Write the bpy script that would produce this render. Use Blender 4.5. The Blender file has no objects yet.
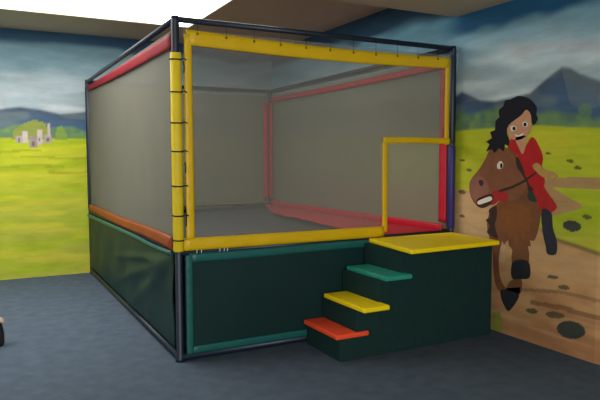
import bpy, bmesh, math, random
import numpy as np
from mathutils import Vector, Matrix, geometry

random.seed(4)
scene = bpy.context.scene
COL = scene.collection

# ---------------------------------------------------------------- materials
def lin(c):
    c = c / 255.0
    return c / 12.92 if c <= 0.04045 else ((c + 0.055) / 1.055) ** 2.4

def rgb(r, g, b, k=1.0):
    return (min(lin(r) * k, .95), min(lin(g) * k, .95), min(lin(b) * k, .95), 1)

def mat(name, col, rough=0.6, var=0.12, vscale=8.0, bump=0.0, bscale=60.0, spec=0.4, metal=0.0):
    m = bpy.data.materials.new(name); m.use_nodes = True
    nt = m.node_tree; bs = nt.nodes['Principled BSDF']
    bs.inputs['Roughness'].default_value = rough
    bs.inputs['Specular IOR Level'].default_value = spec
    bs.inputs['Metallic'].default_value = metal
    tc = nt.nodes.new('ShaderNodeTexCoord')
    no = nt.nodes.new('ShaderNodeTexNoise'); no.inputs['Scale'].default_value = vscale
    no.inputs['Detail'].default_value = 4
    nt.links.new(tc.outputs['Object'], no.inputs['Vector'])
    mx = nt.nodes.new('ShaderNodeMix'); mx.data_type = 'RGBA'
    mx.inputs[6].default_value = tuple(c * (1 - var) for c in col[:3]) + (1,)
    mx.inputs[7].default_value = tuple(min(1, c * (1 + var)) for c in col[:3]) + (1,)
    nt.links.new(no.outputs['Fac'], mx.inputs[0])
    nt.links.new(mx.outputs[2], bs.inputs['Base Color'])
    if bump:
        n2 = nt.nodes.new('ShaderNodeTexNoise'); n2.inputs['Scale'].default_value = bscale
        n2.inputs['Detail'].default_value = 3
        nt.links.new(tc.outputs['Object'], n2.inputs['Vector'])
        b = nt.nodes.new('ShaderNodeBump'); b.inputs['Strength'].default_value = bump
        b.inputs['Distance'].default_value = 0.01
        nt.links.new(n2.outputs['Fac'], b.inputs['Height'])
        nt.links.new(b.outputs['Normal'], bs.inputs['Normal'])
    return m

def net_mat(name, col, alpha):
    """fine woven safety net: partly open, so partly see-through"""
    m = mat(name, col, rough=.9, var=.08, vscale=3, spec=.1)
    nt = m.node_tree
    out = nt.nodes['Material Output']; bs = nt.nodes['Principled BSDF']
    tr = nt.nodes.new('ShaderNodeBsdfTransparent')
    ms = nt.nodes.new('ShaderNodeMixShader'); ms.inputs[0].default_value = alpha
    nt.links.new(tr.outputs[0], ms.inputs[1]); nt.links.new(bs.outputs[0], ms.inputs[2])
    nt.links.new(ms.outputs[0], out.inputs['Surface'])
    return m

def mural_mat(name):
    m = bpy.data.materials.new(name); m.use_nodes = True
    nt = m.node_tree; bs = nt.nodes['Principled BSDF']
    bs.inputs['Roughness'].default_value = .7
    bs.inputs['Specular IOR Level'].default_value = .2
    at = nt.nodes.new('ShaderNodeAttribute'); at.attribute_name = 'paint'
    tc = nt.nodes.new('ShaderNodeTexCoord')
    mp = nt.nodes.new('ShaderNodeMapping'); mp.inputs['Scale'].default_value = (2.2, 2.2, 9)
    nt.links.new(tc.outputs['Object'], mp.inputs[0])
    no = nt.nodes.new('ShaderNodeTexNoise'); no.inputs['Scale'].default_value = 1.6
    no.inputs['Detail'].default_value = 6; no.inputs['Roughness'].default_value = .6
    nt.links.new(mp.outputs[0], no.inputs['Vector'])
    rm = nt.nodes.new('ShaderNodeMapRange')
    rm.inputs['From Min'].default_value = .25; rm.inputs['From Max'].default_value = .75
    rm.inputs['To Min'].default_value = .84; rm.inputs['To Max'].default_value = 1.14
    nt.links.new(no.outputs['Fac'], rm.inputs[0])
    mx = nt.nodes.new('ShaderNodeVectorMath'); mx.operation = 'SCALE'
    nt.links.new(at.outputs['Color'], mx.inputs[0]); nt.links.new(rm.outputs[0], mx.inputs['Scale'])
    nt.links.new(mx.outputs[0], bs.inputs['Base Color'])
    return m

def emis_mat(name, col, s):
    m = bpy.data.materials.new(name); m.use_nodes = True
    nt = m.node_tree; nt.nodes.remove(nt.nodes['Principled BSDF'])
    e = nt.nodes.new('ShaderNodeEmission'); e.inputs[0].default_value = col; e.inputs[1].default_value = s
    nt.links.new(e.outputs[0], nt.nodes['Material Output'].inputs['Surface'])
    return m

M = dict(
    steel=mat('navy powder coated steel', rgb(14, 30, 48), rough=.45, spec=.5, var=.1),
    yellow=mat('yellow vinyl', rgb(212, 172, 4), rough=.45, var=.1, vscale=5, bump=.15, bscale=9),
    yellow_foam=mat('yellow foam', rgb(214, 186, 20), rough=.55, var=.12, vscale=9),
    red=mat('red vinyl', rgb(184, 22, 44), rough=.5, var=.12, vscale=5, bump=.1, bscale=10),
    orange=mat('orange red vinyl', rgb(136, 54, 26), rough=.5, var=.25, vscale=4, bump=.1, bscale=10),
    green=mat('dark green vinyl', rgb(16, 45, 45), rough=.5, var=.15, vscale=2.5, spec=.22),
    green_carpet=mat('dark green carpet', rgb(27, 52, 50), rough=.95, var=.25, vscale=30, bump=.3, bscale=220, spec=.1),
    teal=mat('teal vinyl', rgb(24, 90, 86), rough=.42, var=.12, vscale=6),
    teal_tread=mat('teal tread paint', rgb(34, 142, 122), rough=.5, var=.12, vscale=10),
    yellow_tread=mat('yellow tread paint', rgb(252, 216, 0), rough=.5, var=.1, vscale=7),
    red_tread=mat('orange red tread paint', rgb(250, 82, 44), rough=.5, var=.12, vscale=7),
    dimmed=mat('faded red vinyl', rgb(124, 26, 38), rough=.7, var=.2, vscale=5, spec=.15),  # darker copy of the red, dimmed in its colour against the panel's light
    bed=mat('black woven bed', rgb(64, 66, 72), rough=.8, var=.15, vscale=6, spec=.2),
    cord=mat('black cord', rgb(14, 14, 16), rough=.8),
    white_cord=mat('white cord', rgb(215, 215, 205), rough=.8),
    navy_pad=mat('blue vinyl', rgb(44, 40, 104), rough=.5, var=.15, vscale=6),
    net_front=net_mat('net front', rgb(127, 126, 120), .52),
    net=net_mat('net dense', rgb(132, 132, 114), .74),
    net_left=net_mat('net left', rgb(112, 110, 100), .86),
    carpet=mat('blue grey carpet', rgb(94, 107, 123, .7), rough=.97, var=.30, vscale=9, bump=.4, bscale=260, spec=.05),
    ceil=mat('cream ceiling paint', rgb(184, 172, 150), rough=.9, var=.03),
    plain=mat('cream wall paint', rgb(226, 218, 200), rough=.85, var=.04),
    mural=mural_mat('mural paint'),
    lamp=emis_mat('glowing panel', (1, .985, .93, 1), 6.0),
    frame=mat('cream metal', rgb(214, 204, 184), rough=.6),
    bag=mat('black fabric', rgb(26, 27, 34), rough=.85, var=.2, bump=.3),
    tan=mat('beige fabric', rgb(170, 148, 130), rough=.85, var=.1),
)

# ---------------------------------------------------------------- mesh helpers
class MB:
    def __init__(s): s.v = []; s.f = []; s.sm = []
    def add(s, vs, fs, smooth=False):
        o = len(s.v); s.v += [tuple(v) for v in vs]
        s.f += [tuple(i + o for i in f) for f in fs]; s.sm += [smooth] * len(fs)
        return s
    def box(s, x0, x1, y0, y1, z0, z1):
        v = [(x, y, z) for z in (z0, z1) for y in (y0, y1) for x in (x0, x1)]
        return s.add(v, [(0, 2, 3, 1), (4, 5, 7, 6), (0, 1, 5, 4), (2, 6, 7, 3), (0, 4, 6, 2), (1, 3, 7, 5)])
    def tube(s, pts, r, n=12, closed=False):
        pts = [Vector(p) for p in pts]; rings = []
        m = len(pts)
        for i, p in enumerate(pts):
            if closed: d = pts[(i + 1) % m] - pts[i - 1]
            else: d = pts[min(i + 1, m - 1)] - pts[max(i - 1, 0)]
            d.normalize()
            up = Vector((0, 0, 1)) if abs(d.z) < .9 else Vector((1, 0, 0))
            a = d.cross(up).normalized(); b = d.cross(a).normalized()
            rr = r[i] if isinstance(r, (list, tuple)) else r
            rings.append([p + a * math.cos(t) * rr + b * math.sin(t) * rr
                          for t in [2 * math.pi * k / n for k in range(n)]])
        vs = [v for ring in rings for v in ring]; fs = []
        for i in range(m if closed else m - 1):
            i2 = (i + 1) % m
            for k in range(n):
                fs.append((i * n + k, i * n + (k + 1) % n, i2 * n + (k + 1) % n, i2 * n + k))
        s.add(vs, fs, True)
        if not closed:
            o = len(s.v) - len(vs)
            s.f += [tuple(o + k for k in range(n))[::-1], tuple(o + (m - 1) * n + k for k in range(n))]
            s.sm += [False, False]
        return s
    def sheet(s, fn, nu, nv, th):
        """thick sheet; fn(u,v)->(point, normal)"""
        top = []; bot = []
        for j in range(nv + 1):
            for i in range(nu + 1):
                p, nrm = fn(i / nu, j / nv)
                p = Vector(p); nrm = Vector(nrm)
                top.append(p + nrm * th / 2); bot.append(p - nrm * th / 2)
        n = len(top); w = nu + 1; fs = []
        for j in range(nv):
            for i in range(nu):
                a = j * w + i
                fs.append((a, a + 1, a + 1 + w, a + w)); fs.append((n + a, n + a + w, n + a + 1 + w, n + a + 1))
        rim = [i for i in range(nu)] + [nu + j * w for j in range(nv)] + \
              [nv * w + nu - i for i in range(nu)] + [(nv - j) * w for j in range(nv)]
        for k in range(len(rim)):
            a, b = rim[k], rim[(k + 1) % len(rim)]
            fs.append((a, n + a, n + b, b))
        return s.add(top + bot, fs, True)
    def build(s, name, material, parent=None, bevel=0, fix=True):
        me = bpy.data.meshes.new(name); me.from_pydata(s.v, [], s.f)
        me.polygons.foreach_set('use_smooth', s.sm)
        if fix:
            bm = bmesh.new(); bm.from_mesh(me); bmesh.ops.recalc_face_normals(bm, faces=bm.faces)
            bm.to_mesh(me); bm.free()
        me.update()
        o = bpy.data.objects.new(name, me); COL.objects.link(o)
        if isinstance(material, (list, tuple)):
            for m in material: me.materials.append(m)
        else: me.materials.append(material)
        if parent:
            o.parent = parent
            o.matrix_parent_inverse = Matrix.Identity(4)
            base = o.parent
            off = Vector((0, 0, 0))
            while base: off += base.location; base = base.parent
            o.data.transform(Matrix.Translation(-off))
        if bevel:
            b = o.modifiers.new('bevel', 'BEVEL'); b.width = bevel; b.segments = 3; b.limit_method = 'ANGLE'
        return o

def empty(name, loc, label, cat, group=None):
    o = bpy.data.objects.new(name, None); COL.objects.link(o); o.location = loc
    o.empty_display_size = .1
    o['label'] = label; o['category'] = cat
    if group: o['group'] = group
    return o

def struct(o):
    o['kind'] = 'structure'; return o

# ---------------------------------------------------------------- room
XW, YB = 2.583, 3.921                 # right wall plane, far wall plane
XL, YF = -4.6, -7.0                   # walls out of frame
HC, LC, YS = 3.02, 2.72, 0.04         # high ceiling, low ceiling, where it drops

fl = MB().box(XL - .1, 4.2, YF - .1, YB + .1, -.1, 0).build('floor', M['carpet']); struct(fl)
# panel opening in the high ceiling
PX0, PX1, PY0, PY1 = -3.4, 1.03, .3, 2.93
c = MB()
c.box(XL, 4.2, YS, PY0, HC, HC + .1); c.box(XL, 4.2, PY1, YB + .1, HC, HC + .1)
c.box(XL, PX0, PY0, PY1, HC, HC + .1); c.box(PX1, 4.2, PY0, PY1, HC, HC + .1)
c.box(XL, 4.2, YF - .1, YS, LC, HC + .1)
struct(c.build('ceiling', M['ceil']))

FIG = {'horse_body': [(0.42, 1.343), (0.669, 1.404), (0.844, 1.288), (0.934, 1.168), (0.948, 1.029), (0.923, 0.887), (0.887, 0.812), (0.848, 0.815), (0.859, 0.761), (0.829, 0.765), (0.843, 0.639), (0.67, 0.597), (0.672, 0.712), (0.634, 0.741), (0.622, 0.789), (0.581, 0.742), (0.558, 0.773), (0.529, 0.626), (0.544, 0.476), (0.612, 0.387), (0.758, 0.423), (0.729, 0.344), (0.558, 0.335), (0.489, 0.416), (0.462, 0.582), (0.448, 0.717), (0.411, 0.798), (0.386, 0.899), (0.428, 1.03), (0.495, 1.077), (0.526, 1.146)], 'horse_head': [(0.404, 1.529), (0.504, 1.561), (0.613, 1.534), (0.688, 1.477), (0.752, 1.381), (0.794, 1.287), (0.787, 1.207), (0.718, 1.14), (0.614, 1.109), (0.527, 1.129), (0.45, 1.083), (0.347, 1.033), (0.264, 1.045), (0.202, 1.102), (0.169, 1.18), (0.186, 1.269), (0.292, 1.375), (0.36, 1.461)], 'horse_muzzle': [(0.186, 1.269), (0.294, 1.306), (0.377, 1.257), (0.402, 1.182), (0.333, 1.127), (0.251, 1.087), (0.201, 1.12), (0.169, 1.189)], 'horse_ear': [(0.603, 1.526), (0.622, 1.599), (0.663, 1.622), (0.696, 1.549), (0.688, 1.477)], 'horse_mouth': [(0.263, 1.097), (0.345, 1.136), (0.437, 1.158), (0.515, 1.137), (0.45, 1.083), (0.347, 1.033), (0.276, 1.045)], 'horse_teeth': [(0.275, 1.085), (0.357, 1.12), (0.426, 1.136), (0.438, 1.107), (0.358, 1.077), (0.288, 1.059)], 'horse_nostril': [(0.283, 1.263), (0.318, 1.273), (0.342, 1.248), (0.319, 1.221), (0.295, 1.229)], 'horse_eye': [(0.492, 1.411), (0.524, 1.436), (0.552, 1.42), (0.553, 1.387), (0.52, 1.37), (0.493, 1.378)], 'horse_pupil': [(0.525, 1.411), (0.546, 1.416), (0.55, 1.387), (0.529, 1.378)], 'bridle': [(0.436, 1.175), (0.525, 1.196), (0.601, 1.174), (0.613, 1.142), (0.582, 1.083), (0.538, 1.113), (0.472, 1.076), (0.428, 1.064), (0.46, 1.125)], 'chest': [(0.562, 1.048), (0.667, 1.096), (0.8, 1.081), (0.852, 1.006), (0.846, 0.879), (0.806, 0.898), (0.798, 0.801), (0.746, 0.852), (0.718, 0.751), (0.674, 0.836), (0.633, 0.782), (0.62, 0.863), (0.578, 0.833), (0.553, 0.956)], 'mane_front': [(0.406, 1.02), (0.484, 1.06), (0.497, 0.976), (0.477, 0.89), (0.513, 0.793), (0.446, 0.802), (0.387, 0.83), (0.421, 0.885), (0.373, 0.932), (0.419, 0.961)], 'hoof1': [(0.68, 0.615), (0.833, 0.646), (0.856, 0.522), (0.767, 0.49), (0.673, 0.482)], 'hoof2': [(0.558, 0.36), (0.623, 0.373), (0.729, 0.368), (0.75, 0.34), (0.69, 0.245), (0.638, 0.2), (0.594, 0.241), (0.559, 0.301)], 'horse_shin': [(0.653, 0.453), (0.766, 0.498), (0.779, 0.427), (0.75, 0.356), (0.613, 0.354)], 'saddle': [(0.817, 1.185), (0.904, 1.213), (0.944, 1.16), (0.897, 1.119), (0.829, 1.13)], 'trousers': [(0.845, 1.257), (0.94, 1.284), (0.989, 1.216), (1.083, 1.115), (1.084, 1.078), (1.031, 1.043), (0.947, 1.052), (0.916, 1.12)], 'boot': [(0.956, 1.061), (1.04, 1.052), (1.062, 0.932), (1.101, 0.83), (1.095, 0.738), (1.022, 0.728), (1.002, 0.787), (0.971, 0.892)], 'shirt': [(0.612, 1.583), (0.663, 1.614), (0.758, 1.524), (0.844, 1.624), (0.913, 1.553), (0.953, 1.468), (0.946, 1.384), (0.977, 1.292), (0.942, 1.214), (0.855, 1.234), (0.794, 1.319), (0.751, 1.413), (0.698, 1.485), (0.634, 1.526)], 'neck': [(0.684, 1.621), (0.785, 1.634), (0.787, 1.555), (0.759, 1.492), (0.716, 1.548)], 'arm': [(0.86, 1.398), (0.907, 1.422), (0.975, 1.376), (1.058, 1.355), (1.094, 1.326), (1.041, 1.294), (0.977, 1.308), (0.91, 1.345)], 'face': [(0.576, 1.738), (0.637, 1.8), (0.718, 1.866), (0.808, 1.851), (0.839, 1.779), (0.832, 1.687), (0.794, 1.633), (0.715, 1.604), (0.632, 1.623), (0.598, 1.681)], 'hair': [(0.695, 1.954), (0.756, 1.945), (0.816, 1.92), (0.855, 1.886), (0.885, 1.845), (0.877, 1.8), (0.897, 1.76), (0.86, 1.716), (0.84, 1.748), (0.834, 1.795), (0.809, 1.828), (0.779, 1.838), (0.75, 1.808), (0.71, 1.783), (0.659, 1.758), (0.618, 1.732), (0.598, 1.705), (0.588, 1.657), (0.622, 1.599), (0.607, 1.559), (0.569, 1.576), (0.56, 1.518), (0.505, 1.544), (0.462, 1.503), (0.427, 1.537), (0.365, 1.517), (0.403, 1.575), (0.363, 1.601), (0.43, 1.629), (0.406, 1.68), (0.462, 1.694), (0.466, 1.769), (0.509, 1.799), (0.497, 1.854), (0.55, 1.886), (0.565, 1.93), (0.623, 1.933)], 'mane_neck': [(0.688, 1.477), (0.73, 1.445), (0.782, 1.366), (0.843, 1.304), (0.875, 1.227), (0.827, 1.193), (0.805, 1.264), (0.753, 1.334), (0.7, 1.397)], 'rein': [(0.525, 1.196), (0.653, 1.234), (0.774, 1.286), (0.89, 1.352), (0.9, 1.341), (0.785, 1.271), (0.664, 1.218), (0.536, 1.18)], 'eye1': [(0.629, 1.712), (0.66, 1.722), (0.692, 1.705), (0.682, 1.681), (0.641, 1.679)], 'eye2': [(0.752, 1.737), (0.781, 1.748), (0.806, 1.731), (0.797, 1.708), (0.762, 1.709)], 'pup1': [(0.655, 1.71), (0.681, 1.709), (0.682, 1.685), (0.656, 1.686)], 'pup2': [(0.767, 1.737), (0.792, 1.735), (0.79, 1.712), (0.767, 1.713)], 'mouth': [(0.673, 1.651), (0.714, 1.642), (0.764, 1.656), (0.749, 1.638), (0.704, 1.632)]}
LAND = {'mount': [(-0.008, 2.019), (0.056, 2.048), (0.156, 2.012), (0.278, 1.958), (0.45, 1.935), (0.612, 1.946), (0.814, 1.967), (0.954, 2.051), (1.044, 2.1), (1.104, 2.129), (1.174, 2.112), (1.259, 2.059), (1.356, 2.019), (1.45, 1.981)], 'grass': [(-0.001, 1.705), (0.284, 1.711), (0.565, 1.715), (0.918, 1.713), (1.187, 1.685), (1.461, 1.666)], 'path1': [(0.93, 1.291), (1.199, 1.321), (1.473, 1.342), (1.475, 1.259), (1.202, 1.241), (1.043, 1.242), (1.169, 1.18), (1.297, 1.129), (1.307, 1.101), (1.207, 1.065), (1.013, 1.011), (0.916, 1.136)], 'dirttop': [(-0.016, 1.19), (0.249, 1.166), (0.527, 1.113), (0.893, 0.939), (1.091, 0.859), (1.257, 0.834), (1.492, 0.793)], 'r1': [(1.307, 0.963), (1.3, 0.946), (1.278, 0.932), (1.247, 0.924), (1.211, 0.924), (1.178, 0.932), (1.154, 0.946), (1.145, 0.964), (1.153, 0.981), (1.176, 0.995), (1.208, 1.003), (1.244, 1.002), (1.276, 0.994), (1.299, 0.98)], 'r2': [(1.389, 1.039), (1.386, 1.032), (1.375, 1.027), (1.359, 1.024), (1.341, 1.024), (1.324, 1.028), (1.313, 1.034), (1.309, 1.041), (1.312, 1.047), (1.324, 1.053), (1.34, 1.055), (1.358, 1.055), (1.374, 1.051), (1.385, 1.046)], 'r3': [(1.031, 1.491), (1.028, 1.487), (1.021, 1.485), (1.01, 1.484), (0.998, 1.485), (0.986, 1.488), (0.979, 1.493), (0.976, 1.497), (0.978, 1.501), (0.986, 1.504), (0.997, 1.504), (1.009, 1.503), (1.02, 1.5), (1.028, 1.496)], 'r4': [(1.229, 1.435), (1.226, 1.43), (1.217, 1.427), (1.203, 1.426), (1.188, 1.427), (1.174, 1.431), (1.164, 1.436), (1.161, 1.441), (1.164, 1.446), (1.174, 1.449), (1.187, 1.45), (1.202, 1.449), (1.216, 1.445), (1.226, 1.44)], 'r5': [(1.297, 1.385), (1.294, 1.379), (1.285, 1.376), (1.272, 1.374), (1.257, 1.376), (1.244, 1.379), (1.234, 1.385), (1.231, 1.391), (1.234, 1.396), (1.243, 1.4), (1.256, 1.401), (1.271, 1.4), (1.285, 1.396), (1.294, 1.391)], 'r6': [(1.127, 0.563), (1.122, 0.556), (1.107, 0.55), (1.086, 0.545), (1.061, 0.543), (1.039, 0.545), (1.024, 0.549), (1.018, 0.555), (1.023, 0.562), (1.039, 0.569), (1.061, 0.573), (1.085, 0.575), (1.107, 0.573), (1.122, 0.569)], 'r7': [(1.225, 0.502), (1.221, 0.494), (1.206, 0.487), (1.186, 0.482), (1.162, 0.48), (1.141, 0.482), (1.126, 0.486), (1.12, 0.493), (1.125, 0.501), (1.14, 0.508), (1.161, 0.513), (1.185, 0.514), (1.206, 0.513), (1.22, 0.508)], 'r8': [(0.942, 0.262), (0.936, 0.253), (0.92, 0.243), (0.897, 0.236), (0.871, 0.233), (0.847, 0.234), (0.83, 0.239), (0.824, 0.247), (0.83, 0.257), (0.846, 0.267), (0.87, 0.274), (0.896, 0.277), (0.92, 0.276), (0.936, 0.27)], 'r9': [(1.189, 0.284), (1.181, 0.272), (1.157, 0.261), (1.121, 0.251), (1.081, 0.246), (1.044, 0.246), (1.018, 0.251), (1.008, 0.261), (1.017, 0.273), (1.043, 0.285), (1.079, 0.294), (1.119, 0.299), (1.155, 0.299), (1.18, 0.293)], 'r10': [(1.365, 0.211), (1.354, 0.181), (1.322, 0.153), (1.273, 0.132), (1.218, 0.123), (1.167, 0.128), (1.131, 0.147), (1.117, 0.174), (1.129, 0.206), (1.164, 0.235), (1.214, 0.255), (1.269, 0.262), (1.318, 0.256), (1.352, 0.238)], 'r11': [(0.196, 1.354), (0.192, 1.348), (0.182, 1.344), (0.168, 1.343), (0.151, 1.344), (0.136, 1.347), (0.125, 1.353), (0.121, 1.359), (0.125, 1.364), (0.135, 1.368), (0.15, 1.37), (0.167, 1.368), (0.182, 1.365), (0.192, 1.36)], 'r12': [(0.126, 1.156), (0.121, 1.148), (0.107, 1.143), (0.087, 1.14), (0.064, 1.141), (0.043, 1.145), (0.029, 1.152), (0.024, 1.16), (0.029, 1.167), (0.043, 1.173), (0.063, 1.176), (0.086, 1.175), (0.107, 1.171), (0.121, 1.164)], 'r13': [(0.118, 0.942), (0.115, 0.937), (0.104, 0.933), (0.089, 0.931), (0.072, 0.931), (0.056, 0.933), (0.045, 0.937), (0.041, 0.942), (0.045, 0.947), (0.056, 0.951), (0.071, 0.953), (0.088, 0.953), (0.104, 0.951), (0.114, 0.947)], 'r14': [(0.107, 1.441), (0.103, 1.437), (0.093, 1.434), (0.078, 1.433), (0.061, 1.434), (0.045, 1.438), (0.034, 1.442), (0.03, 1.447), (0.034, 1.452), (0.045, 1.455), (0.06, 1.455), (0.077, 1.454), (0.093, 1.451), (0.103, 1.446)], 'streak1': [(0.861, 0.338), (1.142, 0.359), (1.507, 0.345), (1.508, 0.317), (1.144, 0.321), (0.862, 0.306)], 'streak2': [(0.758, 0.415), (1.139, 0.472), (1.503, 0.471), (1.504, 0.443), (1.14, 0.442), (0.759, 0.391)], 'tuft': [(0.473, 0.155), (0.552, 0.172), (0.587, 0.07), (0.557, -0.048), (0.444, -0.061)], 'bush': [(1.229, 1.691), (1.253, 1.725), (1.235, 1.762), (1.259, 1.789), (1.246, 1.819), (1.274, 1.831), (1.29, 1.854), (1.315, 1.842), (1.338, 1.847), (1.348, 1.811), (1.372, 1.788), (1.353, 1.755), (1.374, 1.719), (1.391, 1.683)], 'tan': [(0.023, 1.173), (0.274, 1.115), (0.495, 1.06), (0.59, 0.785), (0.595, 0.602), (0.312, 0.559), (-0.006, 0.715)]}

for nm_ in ('path1', 'streak1', 'streak2'):       # these run on past the bend of the wall
    LAND[nm_] = [(u_ + 1.5, z_ - .02) if u_ > 1.44 else (u_, z_) for u_, z_ in LAND[nm_]]

def pip(px, pz, poly):
    inside = np.zeros(px.shape, bool); n = len(poly)
    for i in range(n):
        x1, y1 = poly[i]; x2, y2 = poly[(i + 1) % n]
        if y1 == y2: continue
        c_ = ((y1 > pz) != (y2 > pz)) & (px < (x2 - x1) * (pz - y1) / (y2 - y1) + x1)
        inside ^= c_
    return inside

def vnoise(x, y, seed):
    """smooth value noise"""
    r = np.random.RandomState(seed).rand(64, 64)
    xi = np.floor(x).astype(int); yi = np.floor(y).astype(int)
    fx = x - xi; fy = y - yi; fx = fx * fx * (3 - 2 * fx); fy = fy * fy * (3 - 2 * fy)
    g = lambda a, b: r[a % 64, b % 64]
    return (g(xi, yi) * (1 - fx) + g(xi + 1, yi) * fx) * (1 - fy) + (g(xi, yi + 1) * (1 - fx) + g(xi + 1, yi + 1) * fx) * fy

def L3(r, g, b): return np.array([lin(r), lin(g), lin(b)])
K = 1.0                                # paint reflectance scale
def lerp(a, b, t): return a + (b - a) * t[:, None]
def ss(a, b, x):
    t = np.clip((x - a) / (b - a), 0, 1); return t * t * (3 - 2 * t)

def landscape(u, z, hills, grass, band, sky_hi, sky_lo, seed):
    """u = metres along the wall to the right, z = height"""
    hz = np.interp(u, [p[0] for p in hills], [p[1] for p in hills])
    gz = np.interp(u, [p[0] for p in grass], [p[1] for p in grass])
    wob = vnoise(u * 3 + 9, z * 7, seed)
    cloud = vnoise(u * 1.1 + 3, z * 5 + u * .6, seed + 1) * .6 + vnoise(u * 2.6, z * 11, seed + 2) * .4
    col = lerp(np.tile(sky_lo, (len(u), 1)), sky_hi, ss(2.0, 2.7, z + (wob - .5) * .2))
    col = lerp(col, L3(182, 184, 184), ss(.42, .85, cloud) * .32 * ss(2.75, 2.4, z))
    col = lerp(col, L3(92, 126, 138), ss(.5, .2, cloud) * .45)
    b = ss(band - .06, band + .05, z + (wob - .5) * .12)
    col = lerp(col, L3(44, 76, 102), b)
    # hills
    h = ss(.02, -.02, z - hz)
    hc = lerp(np.tile(L3(70, 86, 104), (len(u), 1)), L3(68, 94, 124), ss(0, .5, (hz - z) / np.maximum(hz - gz, .05)))
    hc = lerp(hc, L3(108, 120, 116), ss(.55, .85, vnoise(u * 4 + 1, z * 9, seed + 3)) * .6)
    col = lerp(col, hc, h)
    # bushes along the foot of the hills
    bz = gz + .05 + .14 * vnoise(u * 5, u * 0 + 2.5, seed + 4)
    bc = lerp(np.tile(L3(84, 118, 92), (len(u), 1)), L3(124, 156, 72), vnoise(u * 16, z * 16, seed + 5))
    col = lerp(col, bc, ss(.03, -.03, z - bz) * .85)
    # meadow
    g = ss(.012, -.012, z - gz)
    gc = lerp(np.tile(L3(178, 186, 40), (len(u), 1)), L3(162, 168, 58), ss(.1, 1.2, gz - z))
    gc = lerp(gc, L3(150, 172, 24), ss(.45, .75, vnoise(u * 1.5, z * 9, seed + 6)) * .7)
    gc = lerp(gc, L3(206, 190, 60), ss(.55, .8, vnoise(u * 2, z * 14 + 4, seed + 7)) * .35)
    return lerp(col, gc, g)

def paint_wall(name, pts, paint, nu, nv, z1):
    """pts(u01)->(x,y); single grid wall carrying painted colour"""
    vs = []; us = []; zs = []
    for j in range(nv + 1):
        z = z1 * j / nv
        for i in range(nu + 1):
            x, y, u = pts(i / nu)
            vs.append((x, y, z)); us.append(u); zs.append(z)
    w = nu + 1
    fs = [(j * w + i, j * w + i + 1, (j + 1) * w + i + 1, (j + 1) * w + i) for j in range(nv) for i in range(nu)]
    me = bpy.data.meshes.new(name); me.from_pydata(vs, [], fs); me.update()
    col = paint(np.array(us), np.array(zs)) * K
    a = me.attributes.new('paint', 'FLOAT_COLOR', 'POINT')
    a.data.foreach_set('color', np.concatenate([np.clip(col, 0, .9), np.ones((len(col), 1))], 1).astype(np.float32).ravel())
    me.materials.append(M['mural'])
    o = bpy.data.objects.new(name, me); COL.objects.link(o)
    sol = o.modifiers.new('thickness', 'SOLIDIFY'); sol.thickness = .1; sol.offset = -1
    return struct(o)

# far wall (behind the play frame): u = x
HB = [(-5, 2.0), (-3, 2.1), (-2, 2.15), (-1, 2.06), (-.78, 2.092), (-.558, 2.07), (-.33, 2.02), (-.15, 2.04), (.2, 2.09), (.9, 1.98), (1.6, 2.1), (2.6, 2.0)]
GB = [(-5, 1.70), (2.6, 1.73)]
def paint_far(u, z):
    c = landscape(u, z, HB, GB, 2.84, L3(112, 144, 156), L3(194, 200, 204), 11)
    # little group of pale ruins with a tree behind them
    tree = pip(u, z, [(-.88, 1.70), (-.86, 1.82), (-.74, 1.90), (-.62, 1.95), (-.50, 1.90), (-.46, 1.8), (-.44, 1.70)])
    c[tree] = L3(140, 150, 70) * .9
    tr2 = pip(u, z, [(-.40, 1.70), (-.37, 1.86), (-.31, 1.88), (-.26, 1.78), (-.25, 1.70)])
    c[tr2] = L3(122, 150, 70)
    for x0, x1, z0, z1, k in ((-.84, -.77, 1.66, 1.75, 172), (-.76, -.70, 1.66, 1.80, 190), (-.69, -.60, 1.61, 1.74, 150),
                              (-.60, -.54, 1.64, 1.83, 188), (-.53, -.44, 1.67, 1.76, 165), (-.475, -.45, 1.75, 1.9, 180)):
        m = (u > x0) & (u < x1) & (z > z0) & (z < z1)
        c[m] = L3(k, k - 14, k - 18)
    for x0, x1, z0, z1 in ((-.81, -.79, 1.67, 1.72), (-.66, -.63, 1.62, 1.69), (-.58, -.565, 1.68, 1.73), (-.50, -.47, 1.69, 1.73)):
        m = (u > x0) & (u < x1) & (z > z0) & (z < z1)
        c[m] = L3(112, 92, 84)
    for x0, x1, z0 in ((-1.3, -.55, 1.555), (-.8, .1, 1.48), (-1.2, -.3, 1.375), (-.5, .3, 1.30)):
        m = (u > x0) & (u < x1) & (np.abs(z - z0 - .015 * np.sin(u * 7)) < .014)
        c[m] = c[m] * .6 + L3(120, 118, 30) * .4
    return c
paint_wall('wall_far', lambda t: (XL + t * (XW - XL + .05), YB, XL + t * (XW - XL + .05)), paint_far, 480, 150, HC)

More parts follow.
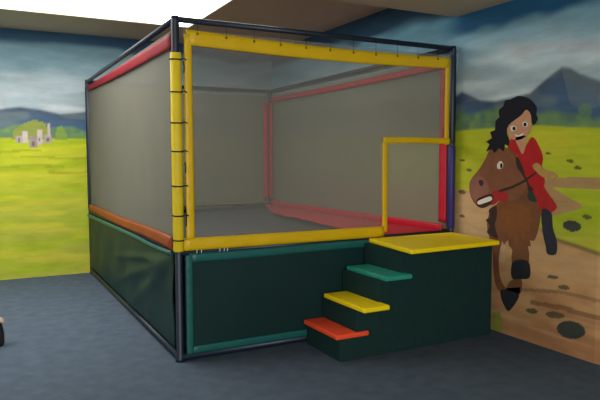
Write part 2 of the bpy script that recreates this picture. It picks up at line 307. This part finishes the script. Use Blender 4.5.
# right wall: u = -y (to the right as you face it); it bends a little at u = 1.44
HR = [(-4, 2.05), (-3.2, 2.0), (-2.4, 2.14), (-1.6, 2.0), (-.8, 2.1), (-.3, 2.0)] + LAND['mount'][:] + [(1.9, 1.9), (3, 2.1), (6, 2.0)]
GR = [(-4, 1.72)] + LAND['grass'] + [(3, 1.68), (6, 1.7)]
def paint_right(u, z):
    c = landscape(u, z, HR, GR, 2.78, L3(108, 160, 182), L3(200, 214, 216), 23)
    n1 = vnoise(u * 6, z * 14, 40); n2 = vnoise(u * 3, z * 26, 41)
    near = ss(.25, -.25, -u)                                    # the dark sky border drops towards the camera
    b = ss(2.50, 2.60, z + (n1 - .5) * .06) * ss(-.35, .1, u)
    c = lerp(c, L3(34, 86, 122), b)
    pinkish = ss(.03, 0, np.abs(z - (2.32 - .16 * (u - .8)) + (n2 - .5) * .1) - .03) * ss(.4, .7, u)
    c = lerp(c, L3(186, 186, 188), pinkish * .5)
    slope = pip(u, z, [(1.10, 2.12), (1.18, 2.11), (1.26, 2.055), (1.45, 1.98), (1.45, 1.82), (1.3, 1.80), (1.18, 1.86)])
    c[slope] = c[slope] * .72 + L3(128, 138, 132) * .28
    low = np.interp(u, [p[0] for p in LAND['dirttop']], [p[1] for p in LAND['dirttop']])
    dirt = ss(.012, -.012, z - low)
    dc = lerp(np.tile(L3(192, 150, 102), (len(u), 1)), L3(166, 118, 80), ss(.55, .05, z + (n1 - .5) * .5))
    dc = lerp(dc, L3(192, 156, 112), ss(.5, .9, n2) * .4)
    c = lerp(c, dc, dirt)
    edge = ss(.03, .0, np.abs(z - low + .012)) * ss(.9, 1.0, u)
    c = lerp(c, L3(96, 92, 36), edge * .8)
    def put(nm, col, k=1.0):
        m = pip(u, z, LAND[nm]); c[m] = c[m] * (1 - k) + col * k
    put('tan', L3(196, 164, 122), .8)
    put('path1', L3(168, 132, 92), .95)
    put('bush', L3(100, 138, 84), .55); put('tuft', L3(128, 138, 52), .9)
    put('streak1', L3(112, 78, 52), .7); put('streak2', L3(120, 86, 58), .55)
    for k in ('r1', 'r10'):
        put(k, L3(62, 66, 60), 1)
    for k in ('r2', 'r3', 'r4', 'r5', 'r6', 'r7', 'r8', 'r9', 'r11', 'r12', 'r13', 'r14'):
        put(k, L3(84, 76, 52), .9)
    return c
UB = 1.44
U0, U1 = -4.0, 3.6
DX, DY = .30, -.954
def pr(t):
    u = U0 + (UB - U0) * t
    return (XW, -u, u)
def pr2(t):
    s = t * 2.4
    return (XW + DX * s, -UB + DY * s, UB + s)
paint_wall('wall_right', pr, paint_right, 760, 330, HC)
paint_wall('wall_near_right', pr2, paint_right, 200, 240, LC + .05)

w = MB().box(XL - .1, XL, YF, YB, 0, HC).build('wall_left', M['plain']); struct(w)
w = MB().box(XL - .1, 4.2, YF - .1, YF, 0, LC).build('wall_back', M['plain']); struct(w)
ex = XW + DX * 2.4; ey = -UB + DY * 2.4
w = MB().box(ex, ex + .1, YF, ey, 0, LC).build('wall_side', M['plain']); struct(w)

# ---------------------------------------------------------------- glowing ceiling panel
lampo = empty('ceiling_light', (0.0, 1.6, HC), 'large glowing white panel set in the cream ceiling above the play frame', 'ceiling light')
MB().box(PX0 + .012, PX1 - .012, PY0 + .012, PY1 - .012, HC + .03, HC + .05).build('diffuser', M['lamp'], lampo)
f = MB()
for a in ((PX0, PX1, PY0, PY0 + .012), (PX0, PX1, PY1 - .012, PY1), (PX0, PX0 + .012, PY0 + .012, PY1 - .012), (PX1 - .012, PX1, PY0 + .012, PY1 - .012)):
    f.box(a[0], a[1], a[2], a[3], HC + .002, HC + .06)
f.build('frame', M['frame'], lampo)

def area(name, loc, size, rot, power, col):
    l = bpy.data.lights.new(name, 'AREA'); l.shape = 'RECTANGLE'; l.size, l.size_y = size
    l.energy = power; l.color = col
    o = bpy.data.objects.new(name, l); COL.objects.link(o); o.location = loc; o.rotation_euler = rot
    return o
# unseen fill light added behind the camera to brighten the play frame's front
area('front_fill', (-2.0, YF + .05, 1.75), (3.6, 1.5), (math.radians(90), 0, 0), 260, (.95, .98, 1))


# ---------------------------------------------------------------- mural figures on the right wall
def smooth_poly(pts, n=4):
    out = []; m = len(pts)
    for i in range(m):
        p0, p1, p2, p3 = [np.array(pts[(i + k) % m]) for k in (-1, 0, 1, 2)]
        for k in range(n):
            t = k / n
            out.append(tuple(.5 * ((2 * p1) + (-p0 + p2) * t + (2 * p0 - 5 * p1 + 4 * p2 - p3) * t * t + (-p0 + 3 * p1 - 3 * p2 + p3) * t ** 3)))
    return out

mural = empty('wall_mural', (XW - .001, -.9, .2), 'mural of a black haired rider in red on a brown horse on right wall', 'mural')
def paint(name, keys, level, mt, parent, n=4):
    """flat brush area: thin layer of paint, stacked level by level on the wall"""
    mb = MB()
    for key in (keys if isinstance(keys, (list, tuple)) else [keys]):
        pts = smooth_poly(FIG[key], n)
        x0 = XW - .0006; x1 = XW - .0012 - level * .0008
        tris = geometry.tessellate_polygon([[Vector((a, b, 0)) for a, b in pts]])
        m = len(pts)
        vs = [(x1, -a, b) for a, b in pts] + [(x0, -a, b) for a, b in pts]
        fs = [tuple(t) for t in tris] + [(i, (i + 1) % m, m + (i + 1) % m, m + i) for i in range(m)]
        mb.add(vs, fs)
    return mb.build(name, mt, parent)
pm = lambda n, r, g, b, v=.22, s=9: mat('paint ' + n, rgb(r, g, b, K), rough=.7, var=v, vscale=s, spec=.2)
P_ = dict(brown=pm('brown', 118, 76, 50, .3), head=pm('mid brown', 128, 84, 60, .3), brown2=pm('light brown', 140, 94, 78), chest=pm('russet', 128, 80, 44, .3),
          dark=pm('dark brown', 60, 44, 40), hoof=pm('charcoal', 40, 42, 46), red=pm('red', 176, 34, 38, .3),
          black=pm('blue black', 26, 28, 38), skin=pm('skin', 196, 146, 112), white=pm('white', 226, 216, 206, .05),
          bridle=pm('crimson', 164, 44, 46, .35, 40), green=pm('bottle green', 46, 62, 50), hand=pm('ochre', 176, 140, 84, .3, 20),
          lip=pm('lip', 236, 222, 214, .05), boot=pm('slate', 48, 48, 58, .25), trou=pm('red cloth', 168, 40, 40, .3))
hb = paint('horse', ['horse_body', 'horse_shin'], 0, P_['brown'], mural, 2)
paint('head', ['horse_head'], 1, P_['head'], hb)
paint('ear', ['horse_ear'], 2, P_['brown'], hb)
paint('chest', 'chest', 1, P_['chest'], hb, 2)
paint('muzzle', 'horse_muzzle', 2, P_['brown2'], hb)
paint('mane', 'mane_front', 1, P_['dark'], hb)
paint('mouth', 'horse_mouth', 2, P_['dark'], hb)
paint('teeth', 'horse_teeth', 3, P_['white'], hb)
paint('nostril', 'horse_nostril', 3, P_['dark'], hb)
paint('eye', 'horse_eye', 2, P_['white'], hb)
paint('pupil', 'horse_pupil', 3, P_['black'], hb)
paint('bridle', 'bridle', 3, P_['bridle'], hb)
paint('mane', 'mane_neck', 3, P_['dark'], hb)
paint('saddle', 'saddle', 1, P_['green'], hb)
paint('hoof', 'hoof1', 1, P_['hoof'], hb)
paint('hoof', 'hoof2', 1, P_['hoof'], hb)
rd = paint('rider', 'face', 6, P_['skin'], mural)
paint('trousers', 'trousers', 3, P_['trou'], rd)
paint('boot', 'boot', 4, P_['boot'], rd)
paint('shirt', 'shirt', 5, P_['red'], rd)
paint('neck', 'neck', 6, P_['skin'], rd)
paint('rein', 'rein', 6, P_['dark'], rd, 2)
paint('hand', 'arm', 6, P_['hand'], rd)
paint('hair', 'hair', 7, P_['black'], rd, 2)
paint('eye', 'eye1', 7, P_['white'], rd)
paint('eye', 'eye2', 7, P_['white'], rd)
paint('pupil', 'pup1', 8, P_['black'], rd)
paint('pupil', 'pup2', 8, P_['black'], rd)
paint('mouth', 'mouth', 7, P_['lip'], rd)

# ---------------------------------------------------------------- the netted trampoline
W, D, H, ZB = 2.523, 3.871, 2.432, 0.80
tr = empty('trampoline', (W / 2, D / 2, 0), 'large netted indoor trampoline with dark green skirts and yellow and red padding', 'trampoline')
R_ = .028
corners = ((0, 0), (W, 0), (0, D), (W, D))
posts = {}
for (x, y) in corners:
    posts[(x, y)] = MB().tube([(x, y, 0), (x, y, .02), (x, y, H - .005), (x, y, H + .012)], [R_ * 1.3, R_, R_, R_], 16).build('post', M['steel'], tr)
    MB().tube([(x, y, H + .01), (x, y, H + .022)], [R_ * 1.12, R_ * .9], 16).build('end_cap', M['steel'], posts[(x, y)])
# rails: top, deck and floor
ends = (((0, 0), (W, 0)), ((0, D), (W, D)), ((0, 0), (0, D)), ((W, 0), (W, D)))
for a, b in ends:
    MB().tube([(a[0], a[1], H), (b[0], b[1], H)], .021, 14).build('top_rail', M['steel'], tr)
for a, b in ends:
    MB().tube([(a[0], a[1], ZB - .01), (b[0], b[1], ZB - .01)], .024, 14).build('deck_rail', M['steel'], tr)
for a, b in ends:
    MB().tube([(a[0], a[1], .031), (b[0], b[1], .031)], .030, 14).build('floor_rail', M['steel'], tr)

# bed and edge pads
def bed_fn(u, v):
    x = .12 + (W - .24) * u; y = .12 + (D - .24) * v
    return (x, y, ZB - .05 - .03 * math.sin(math.pi * u) * math.sin(math.pi * v)), (0, 0, 1)
MB().sheet(bed_fn, 20, 30, .008).build('jumping_bed', M['bed'], tr)
def pad(x0, x1, y0, y1, m, lab=None):
    def fn(u, v):
        y = y0 + (y1 - y0) * v; xa = float(x0(y)) if callable(x0) else x0; x = xa + (x1 - xa) * u
        lump = .01 * math.sin(u * math.pi) * math.sin(v * math.pi) + .006 * math.sin(11 * x + 4 * y) * math.sin(9 * y)
        return (x, y, ZB - .012 + lump), (0, 0, 1)
    o = MB().sheet(fn, 24, 24, .022).build('edge_pad', m, tr)
    if lab: o['label'] = lab
    return o
pad(lambda y: np.interp(y, [.1, .6, 2.6, D - .05], [W - .74, W - .68, W - .54, W - .12]), W - .03, .05, D - .04, M['red'], 'red edge pad beside the trampoline bed')
pad(.03, .24, .05, D - .04, M['orange'], 'orange red edge pad')
pad(.25, W - .76, .05, .20, M['bed'], 'dark edge pad'); pad(.25, W - .63, D - .24, D - .04, M['bed'], 'dark edge pad')

# nets, one per side, slightly bellied; border strips are parts of their own
def sag(t): return -math.sin(math.pi * t)
DX0, DX1, DZ1 = 1.755, W - .06, 1.605          # doorway in the front net
def front_net():
    xs = sorted(set([.06 + i * (W - .12) / 40 for i in range(41)] + [DX0]))
    zs = sorted(set([.84 + i * (2.37 - .84) / 24 for i in range(25)] + [DZ1]))
    mb = MB(); vs = [(x, .004 + .018 * math.sin(math.pi * x / W) * math.sin(math.pi * (z - .84) / 1.53), z) for z in zs for x in xs]
    n = len(xs); fs = []
    for j in range(len(zs) - 1):
        for i in range(n - 1):
            if xs[i] >= DX0 - 1e-6 and zs[j + 1] <= DZ1 + 1e-6: continue
            fs.append((j * n + i, j * n + i + 1, (j + 1) * n + i + 1, (j + 1) * n + i))
    mb.add(vs, fs, True)
    return mb.build('net', M['net_front'], tr, fix=False)
front_net()['label'] = 'front net of fine grey mesh'
def side_net(x, sgn, m, lab):
    def fn(u, v):
        y = .05 + (D - .1) * u; z = .84 + 1.53 * v
        return (x + sgn * .02 * math.sin(math.pi * u) * math.sin(math.pi * v), y, z)
    mb = MB(); nu, nv = 40, 20
    vs = [fn(i / nu, j / nv) for j in range(nv + 1) for i in range(nu + 1)]
    fs = [(j * (nu + 1) + i, j * (nu + 1) + i + 1, (j + 1) * (nu + 1) + i + 1, (j + 1) * (nu + 1) + i) for j in range(nv) for i in range(nu)]
    o = mb.add(vs, fs, True).build('net', m, tr, fix=False); o['label'] = lab
side_net(.0, 1, M['net_left'], 'left net of fine grey mesh')
side_net(W, -1, M['net'], 'right net of fine grey mesh')
mb = MB(); nu, nv = 30, 20
vs = [(.05 + (W - .1) * i / nu, D - .015 * math.sin(math.pi * i / nu) * math.sin(math.pi * j / nv), .84 + 1.53 * j / nv) for j in range(nv + 1) for i in range(nu + 1)]
fs = [(j * (nu + 1) + i, j * (nu + 1) + i + 1, (j + 1) * (nu + 1) + i + 1, (j + 1) * (nu + 1) + i) for j in range(nv) for i in range(nu)]
mb.add(vs, fs, True).build('net', M['net'], tr, fix=False)['label'] = 'rear net of fine grey mesh'

def strip(fn_line, wdir, wid, nrm, m, name='border_strip', th=.014, n=40, parent=tr, puck=.004):
    """a padded vinyl strip along a line; wid may be a function of t"""
    wdir = Vector(wdir); nrm = Vector(nrm)
    def fn(u, v):
        p = Vector(fn_line(u)); ww = wid(u) if callable(wid) else wid
        return p + wdir * (v - .5) * ww + nrm * (puck * math.sin(u * n * 1.3) * (1 - 2 * abs(v - .5)) + .004 * math.sin(math.pi * v)), nrm
    return MB().sheet(fn, n, 4, th).build(name, m, parent)
Yf = -.018
def ft(t): return (.075 + (W - .13) * t, Yf, 2.312 - .014 * t - .022 * math.sin(math.pi * t))
def bt(t): return (.02 + (1.75 - .02) * t, Yf, .848 - .008 * t)
top_strip = strip(ft, (0, 0, 1), lambda t: .105 - .01 * t, (0, -1, 0), M['yellow']); top_strip['label'] = 'yellow strip along the top of the front net'
bot_strip = strip(lambda t: (.03 + (1.76 - .03) * t, Yf - .012, .851 - .006 * t), (0, 0, 1), .088, (0, -1, 0), M['yellow']); bot_strip['label'] = 'yellow strip along the bottom of the front net'
strip(lambda t: (.083, Yf,   .88 + 1.45 * t), (1, 0, 0), lambda t: .062 - .01 * t, (0, -1, 0), M['yellow'])
strip(lambda t: (2.445, Yf, 1.58 + .74 * t), (1, 0, 0), .045, (0, -1, 0), M['yellow'])
door = strip(lambda t: (1.775, Yf - .006, .84 + .75 * t), (1, 0, 0), .048, (0, -1, 0), M['yellow'], name='doorway_border', puck=.002)
strip(lambda t: (1.752 + .715 * t, Yf - .012, 1.612 + .004 * math.sin(math.pi * t)), (0, 0, 1), .05, (0, -1, 0), M['yellow'], name='doorway_border', puck=.002)
# side and rear strips: red
for x, s in ((0.022, 1), (W - .022, -1)):
    mt = M['red'] if s < 0 else M['orange']
    strip(lambda t: (x, .09 + (D - .18) * t, 2.30 - .012 * math.sin(math.pi * t) if s < 0 else 2.32 - .012 * math.sin(math.pi * t)), (0, 0, 1), .08 if s > 0 else .06, (s, 0, 0), M['red'])
    strip(lambda t: (x, .09 + (D - .18) * t, .848 if s > 0 else .822), (0, 0, 1), (lambda t: .105) if s > 0 else .07, (s, 0, 0), mt)
for y in (.085, D - .085):
    strip(lambda t: (W - .024, y, .88 + 1.38 * t), (0, 1, 0), .09, (-1, 0, 0), M['red'])
strip(lambda t: (W - .078, D - .03, .88 + 1.38 * t), (1, 0, 0), .075, (0, -1, 0), M['red'])
# outside of the left net carries the same bands
strip(lambda t: (-.014, .05 + (D - .14) * t, 2.292 + .048 * t - .012 * math.sin(math.pi * t)), (0, 0, 1), lambda t: .10 - .03 * t, (-1, 0, 0), M['dimmed'], th=.005, puck=.002)['label'] = 'red strip along the top of the left net'
strip(lambda t: (-.02, .10 + (D - .2) * t, .846 + .006 * math.sin(t * 9)), (0, 0, 1), lambda t: .10 - .015 * t, (-1, 0, 0), M['orange'])['label'] = 'orange red strip along the bottom of the left net'

# yellow foam sleeve on the near left post and the cords that lace it
sl = MB(); zc = 2.20
sl.tube([(0, 0, .80), (0, 0, .81), (0, 0, 2.19), (0, 0, zc)], [.034, .039, .039, .034], 20)
slo = sl.build('foam_sleeve', M['yellow_foam'], posts[(0, 0)])
for z in (2.155, 1.93, 1.715, 1.515, 1.27, 1.06, .885):
    ring = [(.0415 * math.cos(t), .0415 * math.sin(t), z + .004 * math.sin(t)) for t in [2 * math.pi * k / 24 for k in range(24)]]
    m_ = MB(); m_.tube(ring, .0052, 8, closed=True)
    m_.tube([(.03, -.035, z), (.05, -.034, z + .004), (.068, -.032, z - .004)], .0045, 8)
    m_.build('lacing_cord', M['cord'], tr)
for (z0, z1) in ((2.06, 2.14), (.98, 1.12), (1.36, 1.44)):
    MB().tube([(.049, -.028, z0), (.052, -.03, (z0 + z1) / 2), (.047, -.028, z1)], .004, 8).build('lacing_cord', M['cord'], tr)
MB().tube([(0, D, .83), (0, D, .84), (0, D, 2.36), (0, D, 2.37)], [.028, .033, .033, .028], 20).build('foam_sleeve', M['steel'], posts[(0, D)])
# blue sleeve on the near right post beside the doorway
MB().tube([(W, 0, .83), (W, 0, .84), (W, 0, 1.56), (W, 0, 1.57)], [.03, .034, .034, .03], 20).build('foam_sleeve', M['navy_pad'], posts[(W, 0)])['label'] = 'dark blue foam sleeve'
MB().tube([(W, 0, 1.60), (W, 0, 1.61), (W, 0, 2.36), (W, 0, 2.37)], [.028, .031, .031, .028], 20).build('foam_sleeve', M['steel'], posts[(W, 0)])
# eyelets and tie cords on the top yellow strip
for k in range(11):
    t = (k + .35) / 11
    p = ft(t)
    q = (p[0], p[1] - .012, p[2] + .028)
    ring = [(q[0] + .007 * math.cos(a), q[1], q[2] + .007 * math.sin(a)) for a in [2 * math.pi * j / 12 for j in range(12)]]
    MB().tube(ring, .0025, 6, closed=True).build('eyelet', M['cord'], top_strip)
for k in range(11):
    t = (k + .35) / 11
    p = ft(t)
    MB().tube([(p[0], Yf - .012, p[2] + .028), (p[0] + .004, -.024, p[2] + .06), (p[0], -.0245, H), (p[0], 0, H + .0245), (p[0], .0245, H)], .0014, 6).build('tie_cord', M['cord'], tr)
# white tie cords on the deck rail near the left corner
for x in (.125, .16, .30, .335, .36):
    ring = [(x + .006 * math.sin(a), .0275 * math.cos(a), ZB - .01 + .0275 * math.sin(a)) for a in [2 * math.pi * j / 14 for j in range(14)]]
    MB().tube(ring, .0055, 6, closed=True).build('tie_cord', M['white_cord'], tr)['label'] = 'white tie cord'

# vinyl skirts
def skirt_front(u, v):
    x = .035 + (W - .07) * u; z = .055 + (.775 - .055) * v
    y = -.028 - .004 * math.sin(5 * x) * math.sin(6 * z)
    d = (x - .15) * .55 - (.76 - z)                       # a crease falling from the top left corner
    y -= .008 * math.exp(-(d / .03) ** 2) * max(0, 1 - x / .6)
    return (x, y, z), (0, -1, 0)
fsk = MB().sheet(skirt_front, 80, 30, .006).build('skirt', M['green'], tr); fsk['label'] = 'dark green vinyl skirt on the front'
def trim(fn_line, wdir, wid, nrm, parent, n=40, th=.01):
    return strip(fn_line, wdir, wid, nrm, M['teal'], name='trim', th=th, n=n, parent=parent, puck=.0015)
trim(lambda t: (.06 + (W - .1) * t, -.040, .755 - .004 * math.sin(t * 9)), (0, 0, 1), .062, (0, -1, 0), fsk)
trim(lambda t: (.06 + (W - .1) * t, -.040, .082), (0, 0, 1), .056, (0, -1, 0), fsk)
trim(lambda t: (.062, -.043, .056 + .72 * t), (1, 0, 0), .05, (0, -1, 0), fsk)
trim(lambda t: (W - .062, -.043, .056 + .72 * t), (1, 0, 0), .05, (0, -1, 0), fsk)
def left_top(y): return .785 - .010 * y - .012 * math.exp(-((y - .55) / .45) ** 2)
def skirt_left(u, v):
    y = .035 + (D - .07) * u
    zt = left_top(y); z = .10 + (zt - .10) * v
    d = zt - z
    x = -.030
    fall = max(0, 1 - y / 2.6)
    # drapery folds running down and back from the near top corner
    for a, w_, k in ((.22, .035, .030), (.42, .05, .026), (.75, .07, .022)):
        l = d - a * (y - .02) * .6 - .02
        x -= k * math.exp(-(l / w_) ** 2) * fall * min(1, y * 3) * min(1, d * 8)
    x -= .006 * math.sin(y * 9 + z * 5) * math.sin(math.pi * v)
    x -= .008 * math.sin(y * 4 - z * 9) * math.sin(math.pi * v)
    return (x, y, z), (-1, 0, 0)
lsk = MB().sheet(skirt_left, 130, 44, .006).build('skirt', M['green'], tr); lsk['label'] = 'dark green vinyl skirt with folds on the left side'
trim(lambda t: (-.042, .05 + (D - .1) * t, left_top(.05 + (D - .1) * t) + .004), (0, 0, 1), lambda t: .03 + .012 * t, (-1, 0, 0), lsk, n=80)
for nm, a, b in (('right', (W + .03, .04), (W + .03, D - .04)), ('rear', (.04, D + .03), (W - .04, D + .03))):
    def fn(u, v):
        x = a[0] + (b[0] - a[0]) * u; y = a[1] + (b[1] - a[1]) * u
        return (x, y, .06 + .7 * v), ((1, 0, 0) if nm == 'right' else (0, 1, 0))
    MB().sheet(fn, 20, 6, .006).build('skirt', M['green'], tr)

# ---------------------------------------------------------------- step unit
st = empty('step_unit', (1.75, -.32, 0), 'dark green carpeted step box with orange, yellow and teal treads and yellow top', 'steps')
prof = [(1.005, 0), (2.475, 0), (2.475, .765), (1.545, .765), (1.545, .565), (1.335, .565), (1.335, .365), (1.145, .365), (1.145, .165), (1.005, .165)]
y0, y1 = -.56, -.062
n = len(prof)
mb = MB(); mb.add([(x, y0, z) for x, z in prof] + [(x, y1, z) for x, z in prof],
                  [(i, (i + 1) % n, n + (i + 1) % n, n + i) for i in range(n)] + [tuple(range(n)), tuple(range(2 * n - 1, n - 1, -1))])
mb.build('body', M['green_carpet'], st, bevel=.006)
def slab(nm, m, x0, x1, ya, yb_, z, lab, th=.036):
    o = MB().box(x0, x1, ya, yb_, z - th, z).build(nm, M[m], st, bevel=.011); o['label'] = lab
mb = MB(); pc = [(1.585, -.064), (1.495, -.74), (2.425, -.69), (2.48, -.064)]
mb.add([(x, y, .766) for x, y in pc] + [(x, y, .802) for x, y in pc], [(0, 1, 2, 3), (4, 5, 6, 7)] + [(i, (i + 1) % 4, 4 + (i + 1) % 4, 4 + i) for i in range(4)])
mb.build('platform', M['yellow_tread'], st, bevel=.011)['label'] = 'yellow top platform'
slab('tread', 'teal_tread', 1.345, 1.59, -.645, -.10, .60, 'teal tread')
slab('tread', 'yellow_tread', 1.13, 1.36, -.68, -.11, .40, 'yellow tread')
slab('tread', 'red_tread', .97, 1.25, -.575, -.07, .20, 'orange red tread')

# ---------------------------------------------------------------- small dark bag at the left edge
bg = empty('bag', (-1.22, 1.06, 0), 'small black bag with a beige top flap on the carpet at left edge', 'bag')
def bagfn():
    mb = MB(); secs = ((.0, .9), (.03, 1.0), (.10, 1.0), (.155, .9), (.175, .75)); n = 20; vs = []; fs = []
    for z, k in secs:
        for i in range(n):
            t = 2 * math.pi * i / n
            cx = math.copysign(abs(math.cos(t)) ** .5, math.cos(t)); cy = math.copysign(abs(math.sin(t)) ** .5, math.sin(t))
            vs.append((-1.22 + .11 * k * cx, 1.06 + .07 * k * cy, z))
    for j in range(len(secs) - 1):
        for i in range(n):
            fs.append((j * n + i, j * n + (i + 1) % n, (j + 1) * n + (i + 1) % n, (j + 1) * n + i))
    fs.append(tuple(range(n))[::-1]); fs.append(tuple((len(secs) - 1) * n + i for i in range(n)))
    mb.add(vs, fs, True); return mb
bagfn().build('body', M['bag'], bg)
def flap(u, v):
    a = (u - .5) * 2
    return (-1.22 + .112 * a, 1.06 + (v - .5) * .13, .185 + .045 * (1 - abs(a) ** 4) * (1 - (2 * v - 1) ** 2 * .6)), (0, 0, 1)
MB().sheet(flap, 12, 8, .012).build('top_flap', M['tan'], bg)

# ---------------------------------------------------------------- camera
cam = bpy.data.cameras.new('camera'); co = bpy.data.objects.new('camera', cam); COL.objects.link(co)
scene.camera = co
cam.sensor_width = 36; cam.sensor_fit = 'HORIZONTAL'; cam.lens = 36 * 607.95 / 600
cam.clip_start = .05
r = Vector((0.88478, -0.46600, -0.00264)); u = Vector((0.03408, 0.05904, 0.99767)); f_ = Vector((0.46476, 0.88281, -0.06812))
mw = Matrix((( r.x, u.x, -f_.x, -1.2398), (r.y, u.y, -f_.y, -4.2167), (r.z, u.z, -f_.z, 1.4614), (0, 0, 0, 1)))
co.matrix_world = mw

# ---------------------------------------------------------------- world, view
wd = bpy.data.worlds.new('world'); scene.world = wd; wd.use_nodes = True
wd.node_tree.nodes['Background'].inputs[0].default_value = (.5, .55, .6, 1)
wd.node_tree.nodes['Background'].inputs[1].default_value = .2
vs_ = scene.view_settings
vs_.view_transform = 'Standard'; vs_.look = 'None'; vs_.gamma = 1; vs_.use_curve_mapping = False
vs_.exposure = 0.0
